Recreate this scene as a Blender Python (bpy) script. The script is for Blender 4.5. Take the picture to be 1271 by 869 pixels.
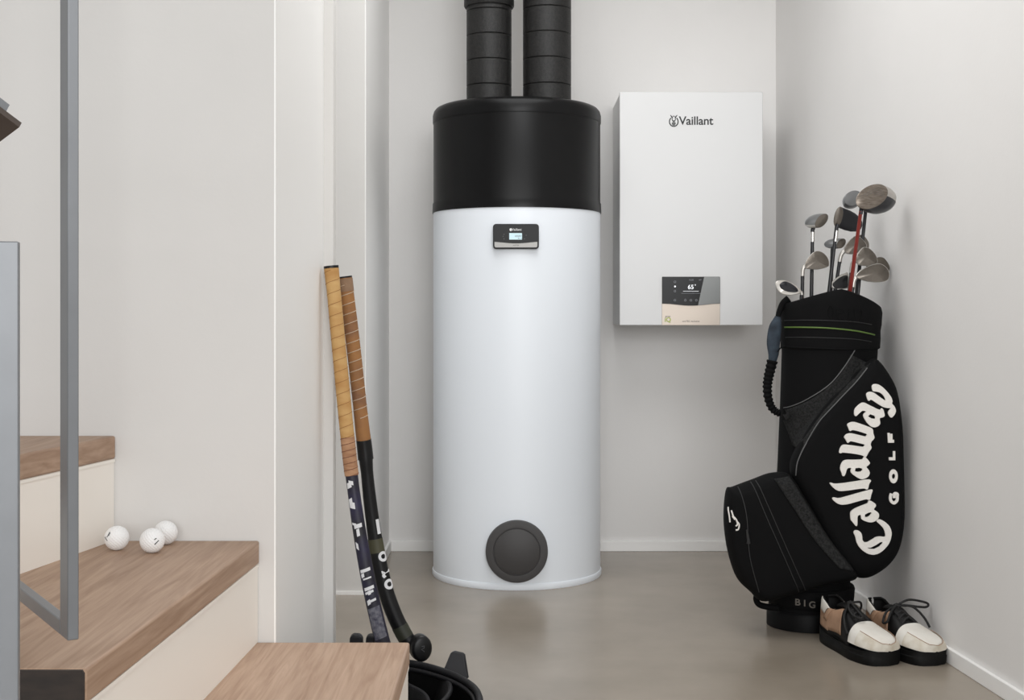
import bpy, bmesh, math, random
from mathutils import Vector, Matrix
from mathutils.bvhtree import BVHTree
random.seed(7)
for o in list(bpy.data.objects): bpy.data.objects.remove(o)
S = bpy.context.scene
COL = S.collection
# ------------------------------------------------------------------ camera
F, CX, HY, EYE = 1600.0, 640.0, 390.0, 0.9775
cam = bpy.data.cameras.new('camera'); co = bpy.data.objects.new('camera', cam); COL.objects.link(co)
co.location = (0, 0, EYE); co.rotation_euler = (math.pi/2, 0, 0)
cam.sensor_width = 36; cam.sensor_fit = 'HORIZONTAL'; cam.lens = 36*F/1271
cam.shift_x = -(CX-635.5)/1271; cam.shift_y = -(434.5-HY)/1271
cam.clip_start = 0.05
S.camera = co
# ------------------------------------------------------------------ world, lights, exposure
W = bpy.data.worlds.new('world'); S.world = W; W.use_nodes = True
bg = W.node_tree.nodes['Background']; bg.inputs[0].default_value = (0.98, 0.99, 1.0, 1); bg.inputs[1].default_value = 0.46
def area(name, loc, target, sx, sy, power, col=(1, 1, 1)):
    l = bpy.data.lights.new(name, 'AREA'); l.shape = 'RECTANGLE'; l.size = sx; l.size_y = sy; l.energy = power; l.color = col
    o = bpy.data.objects.new(name, l); COL.objects.link(o); o.location = loc
    o.rotation_euler = (Vector(target)-Vector(loc)).to_track_quat('-Z', 'Y').to_euler()
    return o
area('overhead_fill', (0.1, 3.5, 2.66), (0.1, 3.5, 0), 1.1, 1.9, 22, (0.985, 0.995, 1))  # unseen area light added overhead to brighten the back of the room
area('front_key_fill', (0.9, -0.8, 2.35), (-0.2, 4.4, 0.6), 1.5, 1.5, 28, (0.985, 0.995, 1))  # unseen key light added behind the viewer, at right
area('far_front_fill', (0.5, -5.5, 1.9), (0.2, 4.6, 0.8), 3.6, 2.4, 190, (0.985, 0.995, 1))  # distant frontal fill, added to lift the back wall and heater
area('side_passage_fill', (-1.7, 3.45, 1.3), (1.0, 3.7, 0.9), 0.5, 2.2, 1.2, (1, 1, 1))  # weak unseen light added at left for the golf bag's shadow
S.view_settings.view_transform = 'Standard'; S.view_settings.look = 'None'
S.view_settings.exposure = 0.19; S.view_settings.gamma = 1.0
S.view_settings.use_curve_mapping = False

# ------------------------------------------------------------------ helpers
def P(x, y, Y):
    """a point measured in the photograph at distance Y from the camera"""
    return Vector(((x-CX)*Y/F, Y, EYE-(y-HY)*Y/F))
def lin(c):
    return tuple((v/255/12.92 if v/255 <= .04045 else ((v/255+.055)/1.055)**2.4) for v in c)
MATS = {}
def mat(name, rgb, rough=.5, metal=0., spec=.5, var=0., vscale=8, bump=0., bscale=200, coat=0., emit=0., stretch=(1, 1, 1), rgb2=None, detail=4, rvar=0.):
    if name in MATS: return MATS[name]
    m = bpy.data.materials.new(name); m.use_nodes = True; nt = m.node_tree; n = nt.nodes; L = nt.links
    b = n['Principled BSDF']; c = lin(rgb)
    b.inputs['Base Color'].default_value = (*c, 1); b.inputs['Roughness'].default_value = rough
    b.inputs['Metallic'].default_value = metal; b.inputs['Specular IOR Level'].default_value = spec
    b.inputs['Coat Weight'].default_value = coat
    tc = n.new('ShaderNodeTexCoord'); mp = n.new('ShaderNodeMapping'); mp.inputs['Scale'].default_value = stretch
    L.new(tc.outputs['Object'], mp.inputs['Vector'])
    if var > 0 or rgb2:
        t = n.new('ShaderNodeTexNoise'); t.inputs['Scale'].default_value = vscale; t.inputs['Detail'].default_value = detail
        L.new(mp.outputs[0], t.inputs['Vector'])
        r = n.new('ShaderNodeValToRGB'); r.color_ramp.elements[0].position = .3; r.color_ramp.elements[1].position = .7
        c2 = lin(rgb2) if rgb2 else tuple(min(1, v*(1+var)) for v in c); c1 = c if rgb2 else tuple(v*(1-var) for v in c)
        r.color_ramp.elements[0].color = (*c1, 1); r.color_ramp.elements[1].color = (*c2, 1)
        L.new(t.outputs['Fac'], r.inputs[0]); L.new(r.outputs[0], b.inputs['Base Color'])
        if rvar:
            q = n.new('ShaderNodeMapRange'); q.inputs[3].default_value = rough-rvar; q.inputs[4].default_value = rough+rvar
            L.new(t.outputs['Fac'], q.inputs[0]); L.new(q.outputs[0], b.inputs['Roughness'])
    if bump > 0:
        t2 = n.new('ShaderNodeTexNoise'); t2.inputs['Scale'].default_value = bscale; t2.inputs['Detail'].default_value = 3
        L.new(mp.outputs[0], t2.inputs['Vector'])
        bp = n.new('ShaderNodeBump'); bp.inputs['Strength'].default_value = bump; bp.inputs['Distance'].default_value = .002
        L.new(t2.outputs['Fac'], bp.inputs['Height']); L.new(bp.outputs[0], b.inputs['Normal'])
    if emit:
        b.inputs['Emission Color'].default_value = (*c, 1); b.inputs['Emission Strength'].default_value = emit
    MATS[name] = m
    return m
def wloc(o):
    v = Vector((0, 0, 0))
    while o: v += o.location; o = o.parent
    return v
def mk(name, verts, faces, m, parent=None, smooth=True, bevel=0., seg=2, angle=40, subd=0, solid=0., slots=None, fm=None):
    off = wloc(parent) if parent else Vector((0, 0, 0))
    me = bpy.data.meshes.new(name)
    me.from_pydata([tuple(Vector(v)-off) for v in verts], [], faces)
    bm = bmesh.new(); bm.from_mesh(me); bmesh.ops.recalc_face_normals(bm, faces=bm.faces); bm.to_mesh(me); bm.free()
    me.materials.append(m)
    if slots:
        for s in slots: me.materials.append(s)
    if fm:
        for i, p in enumerate(me.polygons): p.material_index = fm[i] if i < len(fm) else 0
    return fin(name, me, parent, smooth, bevel, seg, angle, subd, solid)
def fin(name, me, parent=None, smooth=True, bevel=0., seg=2, angle=40, subd=0, solid=0.):
    o = bpy.data.objects.new(name, me); COL.objects.link(o)
    if parent: o.parent = parent
    if solid:
        s = o.modifiers.new('solid', 'SOLIDIFY'); s.thickness = solid; s.offset = -1
    if bevel:
        b = o.modifiers.new('bevel', 'BEVEL'); b.width = bevel; b.segments = seg; b.limit_method = 'ANGLE'; b.angle_limit = math.radians(30)
    if subd:
        s = o.modifiers.new('sub', 'SUBSURF'); s.levels = subd; s.render_levels = subd
    if smooth:
        me.polygons.foreach_set('use_smooth', [True]*len(me.polygons))
        if not subd: me.set_sharp_from_angle(angle=math.radians(angle))
    return o
def thing(name, label, cat, loc=(0, 0, 0), group=None):
    o = bpy.data.objects.new(name, None); COL.objects.link(o); o.location = loc; o.empty_display_size = .1
    return tag(o, label, cat, group)
def tag(o, label, cat, group=None):
    o['label'] = label; o['category'] = cat
    if group: o['group'] = group
    return o
def struct(o, label=None, cat=None):
    o['kind'] = 'structure'
    if label: o['label'] = label
    if cat: o['category'] = cat
    return o
BOXF = [(0, 1, 3, 2), (4, 6, 7, 5), (0, 4, 5, 1), (2, 3, 7, 6), (0, 2, 6, 4), (1, 5, 7, 3)]
def box(name, x0, x1, y0, y1, z0, z1, m, parent=None, bevel=0., seg=2):
    v = [(x, y, z) for x in (x0, x1) for y in (y0, y1) for z in (z0, z1)]
    return mk(name, v, BOXF, m, parent, True, bevel, seg)
def prism(name, poly, a0, a1, m, parent=None, axis='z', bevel=0., seg=2):
    """polygon in XY extruded along z, or polygon in XZ extruded along y"""
    n = len(poly)
    f = (lambda p, a: (p[0], p[1], a)) if axis == 'z' else (lambda p, a: (p[0], a, p[1]))
    v = [f(p, a0) for p in poly]+[f(p, a1) for p in poly]
    fc = [tuple(range(n)), tuple(range(2*n-1, n-1, -1))]+[(i, (i+1) % n, n+(i+1) % n, n+i) for i in range(n)]
    return mk(name, v, fc, m, parent, True, bevel, seg)
def lathe(name, prof, c, m, parent=None, seg=96, axis='z', bevel=0., angle=40):
    v = []; fc = []; n = len(prof)
    for i in range(seg):
        a = 2*math.pi*i/seg
        for r, h in prof:
            v.append((c[0]+r*math.cos(a), c[1]+r*math.sin(a), c[2]+h) if axis == 'z' else (c[0]+r*math.cos(a), c[1]+h, c[2]+r*math.sin(a)))
    for i in range(seg):
        j = (i+1) % seg
        for k in range(n-1): fc.append((i*n+k, j*n+k, j*n+k+1, i*n+k+1))
    if prof[0][0] > 1e-6: fc.append(tuple(i*n for i in range(seg)))
    if prof[-1][0] > 1e-6: fc.append(tuple(i*n+n-1 for i in range(seg)))
    me = mk(name, v, fc, m, parent, True, bevel, 2, angle)
    return me
def weld(o, d=1e-5):
    bm = bmesh.new(); bm.from_mesh(o.data); bmesh.ops.remove_doubles(bm, verts=bm.verts, dist=d)
    bmesh.ops.recalc_face_normals(bm, faces=bm.faces); bm.to_mesh(o.data); bm.free(); return o
def cr(pts, n=8, closed=False):
    """Catmull-Rom through points (tuples of any length)"""
    pts = [tuple(p) for p in pts]; out = []; N = len(pts)
    rng = N if closed else N-1
    for i in range(rng):
        g = (lambda k: pts[k % N]) if closed else (lambda k: pts[max(0, min(N-1, k))])
        p0, p1, p2, p3 = g(i-1), g(i), g(i+1), g(i+2)
        for k in range(n):
            t = k/n
            out.append(tuple(.5*(2*b+(c-a)*t+(2*a-5*b+4*c-d)*t*t+(3*b-a-3*c+d)*t**3) for a, b, c, d in zip(p0, p1, p2, p3)))
    if not closed: out.append(pts[-1])
    return out
def frames(path):
    ps = [Vector(p[:3]) for p in path]; res = []
    up = None
    for i, p in enumerate(ps):
        t = (ps[min(i+1, len(ps)-1)]-ps[max(i-1, 0)]).normalized()
        if up is None:
            up = Vector((0, -1, 0)) if abs(t.y) < .9 else Vector((0, 0, 1))
        a = (up-t*up.dot(t)).normalized(); up = a
        b = t.cross(a).normalized()
        res.append((p, t, a, b))
    return res
def tube(name, path, rad, m, parent=None, seg=12, closed=False, flat=1.0, cap=True):
    fr = frames(path); n = len(fr); v = []; fc = []
    for i, (p, t, a, b) in enumerate(fr):
        r = rad(i/(n-1)) if callable(rad) else rad
        fl = flat(i/(n-1)) if callable(flat) else flat
        for k in range(seg):
            an = 2*math.pi*k/seg
            v.append(p+a*r*math.cos(an)*fl+b*r*math.sin(an))
    for i in range(n if closed else n-1):
        j = (i+1) % n
        for k in range(seg):
            l = (k+1) % seg
            fc.append((i*seg+k, i*seg+l, j*seg+l, j*seg+k))
    if cap and not closed:
        fc.append(tuple(range(seg))); fc.append(tuple((n-1)*seg+k for k in range(seg)))
    return mk(name, v, fc, m, parent)
def loft(name, rings, m, parent=None, cap0=True, cap1=True, **kw):
    n = len(rings[0]); v = [p for r in rings for p in r]; fc = []
    for i in range(len(rings)-1):
        for k in range(n):
            l = (k+1) % n
            fc.append((i*n+k, i*n+l, (i+1)*n+l, (i+1)*n+k))
    if cap0: fc.append(tuple(range(n)))
    if cap1: fc.append(tuple((len(rings)-1)*n+k for k in range(n)))
    return mk(name, v, fc, m, parent, **kw)
def grid(name, fn, nu, nv, m, parent=None, **kw):
    v = [fn(i/nu, j/nv) for i in range(nu+1) for j in range(nv+1)]
    fc = [(i*(nv+1)+j, (i+1)*(nv+1)+j, (i+1)*(nv+1)+j+1, i*(nv+1)+j+1) for i in range(nu) for j in range(nv)]
    return mk(name, v, fc, m, parent, **kw)
def curve_mesh(cu):
    o = bpy.data.objects.new('tmp', cu); COL.objects.link(o)
    dg = bpy.context.evaluated_depsgraph_get(); dg.update()
    me = bpy.data.meshes.new_from_object(o.evaluated_get(dg))
    bpy.data.objects.remove(o); bpy.data.curves.remove(cu)
    return me
def text_me(body, size, extrude=.0006, offset=0., align='CENTER', spacing=1.0):
    cu = bpy.data.curves.new('txt', 'FONT'); cu.body = body; cu.size = size; cu.extrude = extrude; cu.offset = offset
    cu.align_x = align; cu.align_y = 'CENTER'; cu.space_character = spacing
    return curve_mesh(cu)
def poly_me(polys, extrude=.0006, bevel=0.):
    cu = bpy.data.curves.new('poly', 'CURVE'); cu.dimensions = '2D'; cu.fill_mode = 'BOTH'; cu.extrude = extrude; cu.bevel_depth = bevel; cu.bevel_resolution = 1
    for p in polys:
        s = cu.splines.new('POLY'); s.points.add(len(p)-1); s.use_cyclic_u = True
        for q, pt in zip(p, s.points): pt.co = (q[0], q[1], 0, 1)
    return curve_mesh(cu)
def decal(name, me, fn, m, parent, smooth=False):
    """maps a flat mesh (u, v, height) onto a surface"""
    off = wloc(parent) if parent else Vector((0, 0, 0))
    for v in me.vertices: v.co = Vector(fn(v.co.x, v.co.y, v.co.z))-off
    me.materials.clear(); me.materials.append(m)
    bm = bmesh.new(); bm.from_mesh(me); bmesh.ops.recalc_face_normals(bm, faces=bm.faces); bm.to_mesh(me); bm.free()
    me.name = name
    return fin(name, me, parent, smooth)
def stroke(pts, w, taper=None):
    """outline polygon of a 2D stroke"""
    a = []; b = []
    for i, p in enumerate(pts):
        q0 = pts[max(0, i-1)]; q1 = pts[min(len(pts)-1, i+1)]
        dx, dy = q1[0]-q0[0], q1[1]-q0[1]; l = math.hypot(dx, dy) or 1
        h = (w[i] if isinstance(w, (list, tuple)) else w)/2
        a.append((p[0]-dy/l*h, p[1]+dx/l*h)); b.append((p[0]+dy/l*h, p[1]-dx/l*h))
    return a+b[::-1]
def chaikin(p, n=1):
    for _ in range(n):
        q = []
        for i in range(len(p)):
            a, b = p[i], p[(i+1) % len(p)]
            q += [(a[0]*.8+b[0]*.2, a[1]*.8+b[1]*.2), (a[0]*.2+b[0]*.8, a[1]*.2+b[1]*.8)]
        p = q
    return p
def rrect(x0, x1, z0, z1, r, n=6):
    out = []
    for cx, cz, a0 in ((x1-r, z1-r, 0), (x0+r, z1-r, 90), (x0+r, z0+r, 180), (x1-r, z0+r, 270)):
        for k in range(n+1):
            a = math.radians(a0+90*k/n); out.append((cx+r*math.cos(a), cz+r*math.sin(a)))
    return out
def circle(cx, cy, rx, ry=None, n=24):
    ry = ry or rx
    return [(cx+rx*math.cos(2*math.pi*k/n), cy+ry*math.sin(2*math.pi*k/n)) for k in range(n)]
def lerp_tab(tab, s):
    for (a, b), (c, d) in zip(tab, tab[1:]):
        if s <= c: return b+(d-b)*max(0, (s-a))/(c-a)
    return tab[-1][1]
def smooth_tab(tab, s):
    for i, ((a, b), (c, d)) in enumerate(zip(tab, tab[1:])):
        if s <= c:
            t = max(0, (s-a))/(c-a)
            m0 = (d-tab[i-1][1])/(c-tab[i-1][0])*(c-a) if i > 0 else d-b
            m1 = (tab[i+2][1]-b)/(tab[i+2][0]-a)*(c-a) if i+2 < len(tab) else d-b
            return (2*t**3-3*t*t+1)*b+(t**3-2*t*t+t)*m0+(-2*t**3+3*t*t)*d+(t**3-t*t)*m1
    return tab[-1][1]

# ------------------------------------------------------------------ materials
M_wall = mat('wall_paint', (234, 232, 230), .85, var=.012, vscale=3, bump=.12, bscale=90)
M_plas_shade = mat('shaded_plaster', (217, 215, 212), .88, var=.015, vscale=4, bump=.15, bscale=70)  # grey plaster on wall_front; shade put into the colour of wall_left and trim_1
M_trimw = mat('trim_white', (248, 247, 245), .5)
M_floor = mat('polished_concrete', (138, 128, 115), .24, spec=.4, rgb2=(164, 154, 141), vscale=1.8, detail=9, bump=.03, bscale=60, rvar=.06)
M_ceil = mat('ceiling_paint', (240, 239, 236), .9)
M_white = mat('white_enamel', (238, 243, 249), .42, spec=.5)
M_boiler = mat('boiler_enamel', (216, 216, 216), .35)
M_black = mat('black_plastic', (7, 7, 8), .36, spec=.22)
M_blackgloss = mat('black_glass', (4, 4, 6), .2, spec=.15)
M_foam = mat('foam_pipe', (17, 17, 17), .5, spec=.35, rgb2=(36, 35, 34), vscale=130, detail=2, bump=.6, bscale=260)
M_dgrey = mat('dark_grey_cover', (62, 60, 60), .55, bump=.08, bscale=300)
M_silver = mat('silver_grey', (150, 148, 145), .4, metal=.3)
M_beige = mat('champagne_metal', (192, 180, 168), .38, metal=.35)
M_ink = mat('dark_ink', (28, 30, 30), .5)
M_cream = mat('riser_paint', (250, 245, 237), .45)
M_steel = mat('painted_steel', (128, 130, 133), .42, metal=.35, var=.03, vscale=30)
M_rail = mat('dark_wood_rail', (74, 64, 58), .45, var=.15, vscale=20)
M_fab = mat('black_nylon', (9, 9, 10), .8, spec=.15, bump=.25, bscale=700)
M_fab2 = mat('black_mesh_fabric', (20, 20, 20), .8, spec=.2, rgb2=(44, 44, 44), vscale=170, detail=1, bump=.8, bscale=300)
M_pip = mat('grey_piping', (92, 92, 92), .55)
M_green = mat('green_piping', (86, 112, 48), .45)
M_emb = mat('white_embroidery', (232, 228, 222), .7, var=.04, vscale=200, bump=.3, bscale=500)
M_navy = mat('navy_cloth', (54, 66, 78), .85, rgb2=(20, 27, 36), vscale=30, bump=.3, bscale=300)
M_chrome = mat('brushed_steel', (190, 186, 180), .33, metal=.65, var=.08, vscale=40)
M_iron = mat('worn_iron', (108, 102, 95), .36, metal=.85, var=.12, vscale=60, bump=.1, bscale=200)
M_face = mat('scored_face', (140, 130, 120), .4, metal=.75, rgb2=(104, 95, 86), vscale=60, stretch=(1, 1, 6))
M_ferr = mat('ferrule_chrome', (205, 202, 198), .2, metal=.9)
M_shaft = mat('graphite_shaft', (20, 20, 24), .35)
M_red = mat('red_shaft', (128, 42, 34), .35)
M_crown = mat('dark_crown', (18, 19, 26), .28, spec=.4)
M_lblue = mat('grey_blue_crown', (128, 129, 130), .3, metal=.6)

# ------------------------------------------------------------------ setting
YW = 5.32
RX = lambda Y: 1.074+.0861*(YW-Y)          # the right wall opens slightly towards the viewer
LX, LY = -.525, 4.494
H = 2.72
struct(box('floor', -2.4, 1.9, -1.2, YW+.15, -.1, 0, M_floor))
struct(box('ceiling', -2.4, 1.9, 1.2, YW+.15, H, H+.1, M_ceil))
struct(box('wall_back', LX, 1.5, YW, YW+.15, 0, H, M_wall))
struct(prism('wall_right', [(RX(YW), YW), (RX(-.3), -.3), (RX(-.3)+.15, -.3), (RX(YW)+.15, YW)], 0, H, M_wall))
struct(box('wall_left', -2.4, LX, LY, YW+.15, 0, H, M_plas_shade))
WX, WY = -.4425, 2.362
struct(box('wall_front', -2.4, WX, WY, 3.1, 0, H, M_plas_shade))
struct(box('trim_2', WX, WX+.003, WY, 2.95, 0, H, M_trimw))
struct(box('lit_side_face', LX, LX+.003, LY, YW, 0, H, M_trimw))  # thin white panel added to lighten the wall's lit side
struct(box('trim_1', WX, -.4167, 2.95, 2.99, 0, H, M_plas_shade, None, .002))
bh = .043
def skirting(name, pts, base=M_trimw):
    """skirting along a line of plan points; the board stands off the wall on the given side"""
    n = len(pts)//2
    o = struct(prism(name, pts, 0, bh, base, None, 'z', .002))
    return o
t = .013
skirting('baseboard_back', [(LX, YW), (RX(YW), YW), (RX(YW), YW-t), (LX, YW-t)])
skirting('baseboard_right', [(RX(YW-t), YW-t), (RX(-.3), -.3), (RX(-.3)-t, -.3), (RX(YW-t)-t, YW-t)])
skirting('baseboard_left', [(LX, LY), (LX, YW-t), (LX+t, YW-t), (LX+t, LY)])
struct(box('baseboard_front', -2.4, LX, LY-.006, LY, 0, .012, M_trimw))

# ------------------------------------------------------------------ staircase
def oak(name, ang=0., base=(184, 156, 134), alt=(154, 125, 103)):
    m = bpy.data.materials.new(name); m.use_nodes = True; n = m.node_tree.nodes; L = m.node_tree.links
    b = n['Principled BSDF']; b.inputs['Roughness'].default_value = .48; b.inputs['Specular IOR Level'].default_value = .3
    tc = n.new('ShaderNodeTexCoord'); mp = n.new('ShaderNodeMapping'); mp.inputs['Rotation'].default_value = (0, 0, ang); mp.inputs['Scale'].default_value = (34, 2.2, 34)
    L.new(tc.outputs['Object'], mp.inputs[0])
    n1 = n.new('ShaderNodeTexNoise'); n1.inputs['Scale'].default_value = 1.6; n1.inputs['Detail'].default_value = 7; n1.inputs['Distortion'].default_value = 1.2
    L.new(mp.outputs[0], n1.inputs['Vector'])
    mp2 = n.new('ShaderNodeMapping'); mp2.inputs['Rotation'].default_value = (0, 0, ang); mp2.inputs['Scale'].default_value = (240, 9, 240)
    L.new(tc.outputs['Object'], mp2.inputs[0])
    n2 = n.new('ShaderNodeTexNoise'); n2.inputs['Scale'].default_value = 1.; n2.inputs['Detail'].default_value = 3
    L.new(mp2.outputs[0], n2.inputs['Vector'])
    mx = n.new('ShaderNodeMath'); mx.operation = 'MULTIPLY_ADD'; mx.inputs[1].default_value = .35
    L.new(n2.outputs['Fac'], mx.inputs[0]); L.new(n1.outputs['Fac'], mx.inputs[2])
    r = n.new('ShaderNodeValToRGB'); r.color_ramp.elements[0].position = .45; r.color_ramp.elements[1].position = .9
    r.color_ramp.elements[0].color = (*lin(alt), 1); r.color_ramp.elements[1].color = (*lin(base), 1)
    L.new(mx.outputs[0], r.inputs[0]); L.new(r.outputs[0], b.inputs['Base Color'])
    bp = n.new('ShaderNodeBump'); bp.inputs['Strength'].default_value = .12; bp.inputs['Distance'].default_value = .001
    L.new(n2.outputs['Fac'], bp.inputs['Height']); L.new(bp.outputs[0], b.inputs['Normal'])
    return m
M_oak = oak('oak', math.radians(-3)); M_oak1 = oak('oak_light', math.radians(14), (196, 168, 146), (164, 134, 112))
M_oakd = mat('dark_end_grain', (50, 40, 34), .6, rgb2=(34, 27, 23), vscale=30, stretch=(1, 1, 3))
st = thing('staircase', 'winding oak staircase with cream risers rising to the left', 'staircase', (-.4, 2.0, 0))
YE = 1.507; YB = 2.36
noses = {0: ((.085, YB), (.10, YE)), 1: ((-.194, YB), (-.19, YE)), 2: ((-.469, YB), (-.502, YE)), 3: ((-.732, YB), (-.883, YE)), 4: ((-1.0, YB), (-1.35, YE))}
ztop = {0: .189, 1: .377, 2: .563, 3: .755}
thk = .042
for k in range(4):
    (xa, ya), (xb, yb) = noses[k]; (xc, yc), (xd, yd) = noses[k+1]
    z = ztop[k]
    poly = [(xa, ya), (xb, yb), (xd-.03, yd), (xc-.03, yc)]
    tr = prism('tread', poly, z-thk, z, M_oak1 if k == 1 else M_oak, st, 'z', .004, 3)
    if k == 2:   # dark stained end of the winder
        prism('end_cap', [(xd-.03, z-thk+.001), (xb-.0035, z-thk+.001), (xb-.0015, z-thk+.005), (xb-.0015, z-.005), (xb-.004, z-.001), (xd-.03, z-.001)], YE-.004, YE-.0002, M_oakd, tr, 'y')
    zb = ztop[k-1] if k else 0
    si = .003
    prism('riser', [(xa-si, ya), (xb-si, yb+.02), (xb-si-.018, yb+.02), (xa-si-.018, ya)], zb, z-thk, M_cream, st)
    prism('bead', [(xa-si+.002, ya), (xb-si+.002, yb+.02), (xb-si, yb+.02), (xa-si, ya)], z-thk-.006, z-thk-.0005, M_cream, st)

# ------------------------------------------------------------------ railing
def bar(name, p0, p1, u, w, d, m, parent, bevel=.0012):
    """rectangular bar from p0 to p1; u is the plan direction of width w"""
    p0, p1 = Vector(p0), Vector(p1); t_ = (p1-p0).normalized(); u = Vector(u); u = (u-t_*u.dot(t_)).normalized(); v = t_.cross(u)
    vs = [q+u*a*w/2+v*b*d/2 for q in (p0, p1) for a in (-1, 1) for b in (-1, 1)]
    return mk(name, vs, BOXF, m, parent, True, bevel)
dirF = Vector((-.55, .84, 0)).normalized(); dirN = Vector((.84, .55, 0)).normalized()
A = Vector((-.5072, 1.465, 0)); zb_ = .6105
rl = thing('stair_railing', 'grey steel railing frame standing over the oak winder tread', 'railing', (A.x, A.y, zb_))
s_ = .034
bar('post', (A.x, A.y, zb_), (A.x, A.y, 2.3), dirN, .0125, s_, M_steel, rl)
E = A+dirF*.45
bar('bottom_rail', A+Vector((0, 0, zb_+.0085))+dirF*(s_/2), E+Vector((0, 0, zb_+.0085)), dirN, .0125, .017, M_steel, rl)
bar('post', (E.x, E.y, zb_), (E.x, E.y, 2.3), dirN, .0125, s_, M_steel, rl)
bar('foot', (A+dirF*.43)+Vector((0, 0, .563)), (A+dirF*.43)+Vector((0, 0, zb_)), dirN, .0125, s_, M_steel, rl)
nb = thing('railing_post', 'near grey steel post with a flat top at the left edge', 'railing', (-.505, 1.25, 0))
Yn = 1.25
b0 = P(10, 300, Yn)
bar('post', (b0.x, Yn, 0), (b0.x, Yn, b0.z), dirN.lerp(Vector((1, 0, 0)), .55), .0205, .014, M_steel, nb)
bar('top_rail', (b0.x-.008, Yn, b0.z-.008), (b0.x-.42, Yn-.05, b0.z-.004), (0, 1, 0), .0165, .016, M_steel, nb)
# handrail end, seen from below
p0 = P(24, 158, 1.3); pa = P(-80, 80, 1.24); pb = P(-24, 194, 1.36)
up_ = (pa-p0).cross(pb-p0).normalized()
if up_.z < 0: up_ = -up_
hr = thing('handrail', 'dark brown wooden handrail end poking in from the left', 'handrail', tuple(p0))
q = [p0, pa, pa+pb-p0, pb]
mk('rail', q+[v+up_*.006 for v in q], [(0, 1, 2, 3), (7, 6, 5, 4)]+[(i, (i+1) % 4, 4+(i+1) % 4, 4+i) for i in range(4)], M_rail, hr)
q2 = [p0+(pa-p0)*.18+(pb-p0)*.06+up_*.006, pa+(pb-p0)*.06+up_*.006, pa+(pb-p0)*.9+up_*.006, p0+(pa-p0)*.18+(pb-p0)*.9+up_*.006]
mk('flat_bar', q2+[v+up_*.012 for v in q2], [(0, 1, 2, 3), (7, 6, 5, 4)]+[(i, (i+1) % 4, 4+(i+1) % 4, 4+i) for i in range(4)], M_steel, hr)

# ------------------------------------------------------------------ hot water heater
HX, HYc = P(641.5, 0, 4.877).x, 4.877
R = .3155
ht = thing('water_heater', 'tall white cylindrical water heater with a black top cover', 'water heater', (HX, HYc, 0))
C = (HX, HYc, 0)
lathe('body', [(0, .006), (R, .006), (R, 1.36), (0, 1.36)], C, M_white, ht, 128)
lathe('base_rim', [(R-.01, 0), (R+.0025, 0), (R+.004, .004), (R+.004, .018), (R+.002, .022), (R-.01, .022)], C, M_white, ht, 128)
lathe('top_cover', [(0, 1.357), (R+.0035, 1.357), (R+.0035, 1.360), (R+.0025, 1.392), (R-.0005, 1.397), (R-.0005, 1.694), (0, 1.694)], C, M_black, ht, 128)
lathe('lid', [(0, 1.694), (R+.001, 1.694), (R+.002, 1.699), (R+.002, 1.722), (R-.002, 1.737), (R-.010, 1.747), (R-.022, 1.753), (R-.05, 1.756), (0, 1.758)], C, M_black, ht, 128, angle=60)
# round access cover
cz = EYE-(686-HY)*4.53/F
cv = lathe('access_cover', [(0, .03), (.110, .03), (.110, -.008), (.1085, -.0115), (.105, -.0125), (.0845, -.0125), (.0835, -.009), (.0815, -.009), (.0805, -.0125), (.079, -.0135), (0, -.0135)], (HX-.0005, 4.555, cz), M_dgrey, ht, 96, 'y')
weld(cv)
# control panel
pz = EYE-(293.5-HY)*4.55/F; px0 = HX-.0035
pn = prism('control_panel', rrect(px0-.081, px0+.081, pz-.044, pz+.044, .011), 4.545, 4.578, M_black, ht, 'y', .002, 3)
def band(xl, xr, z0, zl, dip, n=12):
    return [(xl+(xr-xl)*i/n, zl-dip*math.sin(math.pi*i/n)**1.2) for i in range(n+1)]
prism('silver_strip', band(px0-.0755, px0+.0755, 0, pz-.0195, .0055)+[(px0+.0755, pz-.034), (px0+.074, pz-.0375), (px0+.0705, pz-.039), (px0-.0705, pz-.039), (px0-.074, pz-.0375), (px0-.0755, pz-.034)], 4.5435, 4.546, M_silver, pn, 'y')
M_lcd = mat('lcd', (178, 205, 214), .3, emit=.25)
sc = prism('screen', rrect(px0-.0235, px0+.0215, pz-.0115, pz+.0115, .001), 4.5440, 4.546, M_lcd, pn, 'y')
wh = mat('white_print', (225, 225, 225), .5)
flat = lambda x, z, y: (lambda u, v, w: (x+u, y-w, z+v))
def hare(scale):
    """rabbit-in-egg emblem as stroke polygons, unit height about 1"""
    k = scale
    arc = [(.42*math.sin(a), -.12-.46*math.cos(a)) for a in [math.radians(-140+280*i/20) for i in range(21)]]
    ps = [stroke(arc, .11), stroke([(-.13, .2), (-.2, .36), (-.34, .52)], [.13, .12, .05]), stroke([(.13, .2), (.2, .36), (.34, .52)], [.13, .12, .05]),
          stroke([(-.1, .36), (0, .44), (.1, .36)], .07),
          [(-.17, .22), (-.08, .02), (0, -.02), (.08, .02), (.17, .22), (.2, .1), (.14, -.08), (0, -.14), (-.14, -.08), (-.2, .1)],
          [(-.18, -.2), (0, -.12), (.18, -.2), (.2, -.34), (.08, -.5), (-.08, -.5), (-.2, -.34)]]
    return [[(x*k, y*k) for x, y in p] for p in ps]
decal('logo_text', text_me('Vaillant', .0115, .0004, .0001), flat(px0+.003, pz+.0235, 4.5444), wh, pn)
for p in hare(.012)[:2]+hare(.012)[4:]:
    pass
decal('logo_emblem', poly_me([circle(-.0212, 0, .0045, .0052)], .0004), flat(px0+.003, pz+.0235, 4.5444), wh, pn)
decal('display_digits', text_me('LEGIO', .0085, .0002), flat(px0+.008, pz+.001, 4.5437), M_ink, sc)
decal('display_marks', text_me('70 °C', .006, .0002), flat(px0+.014, pz-.0075, 4.5437), M_ink, sc)
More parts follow.
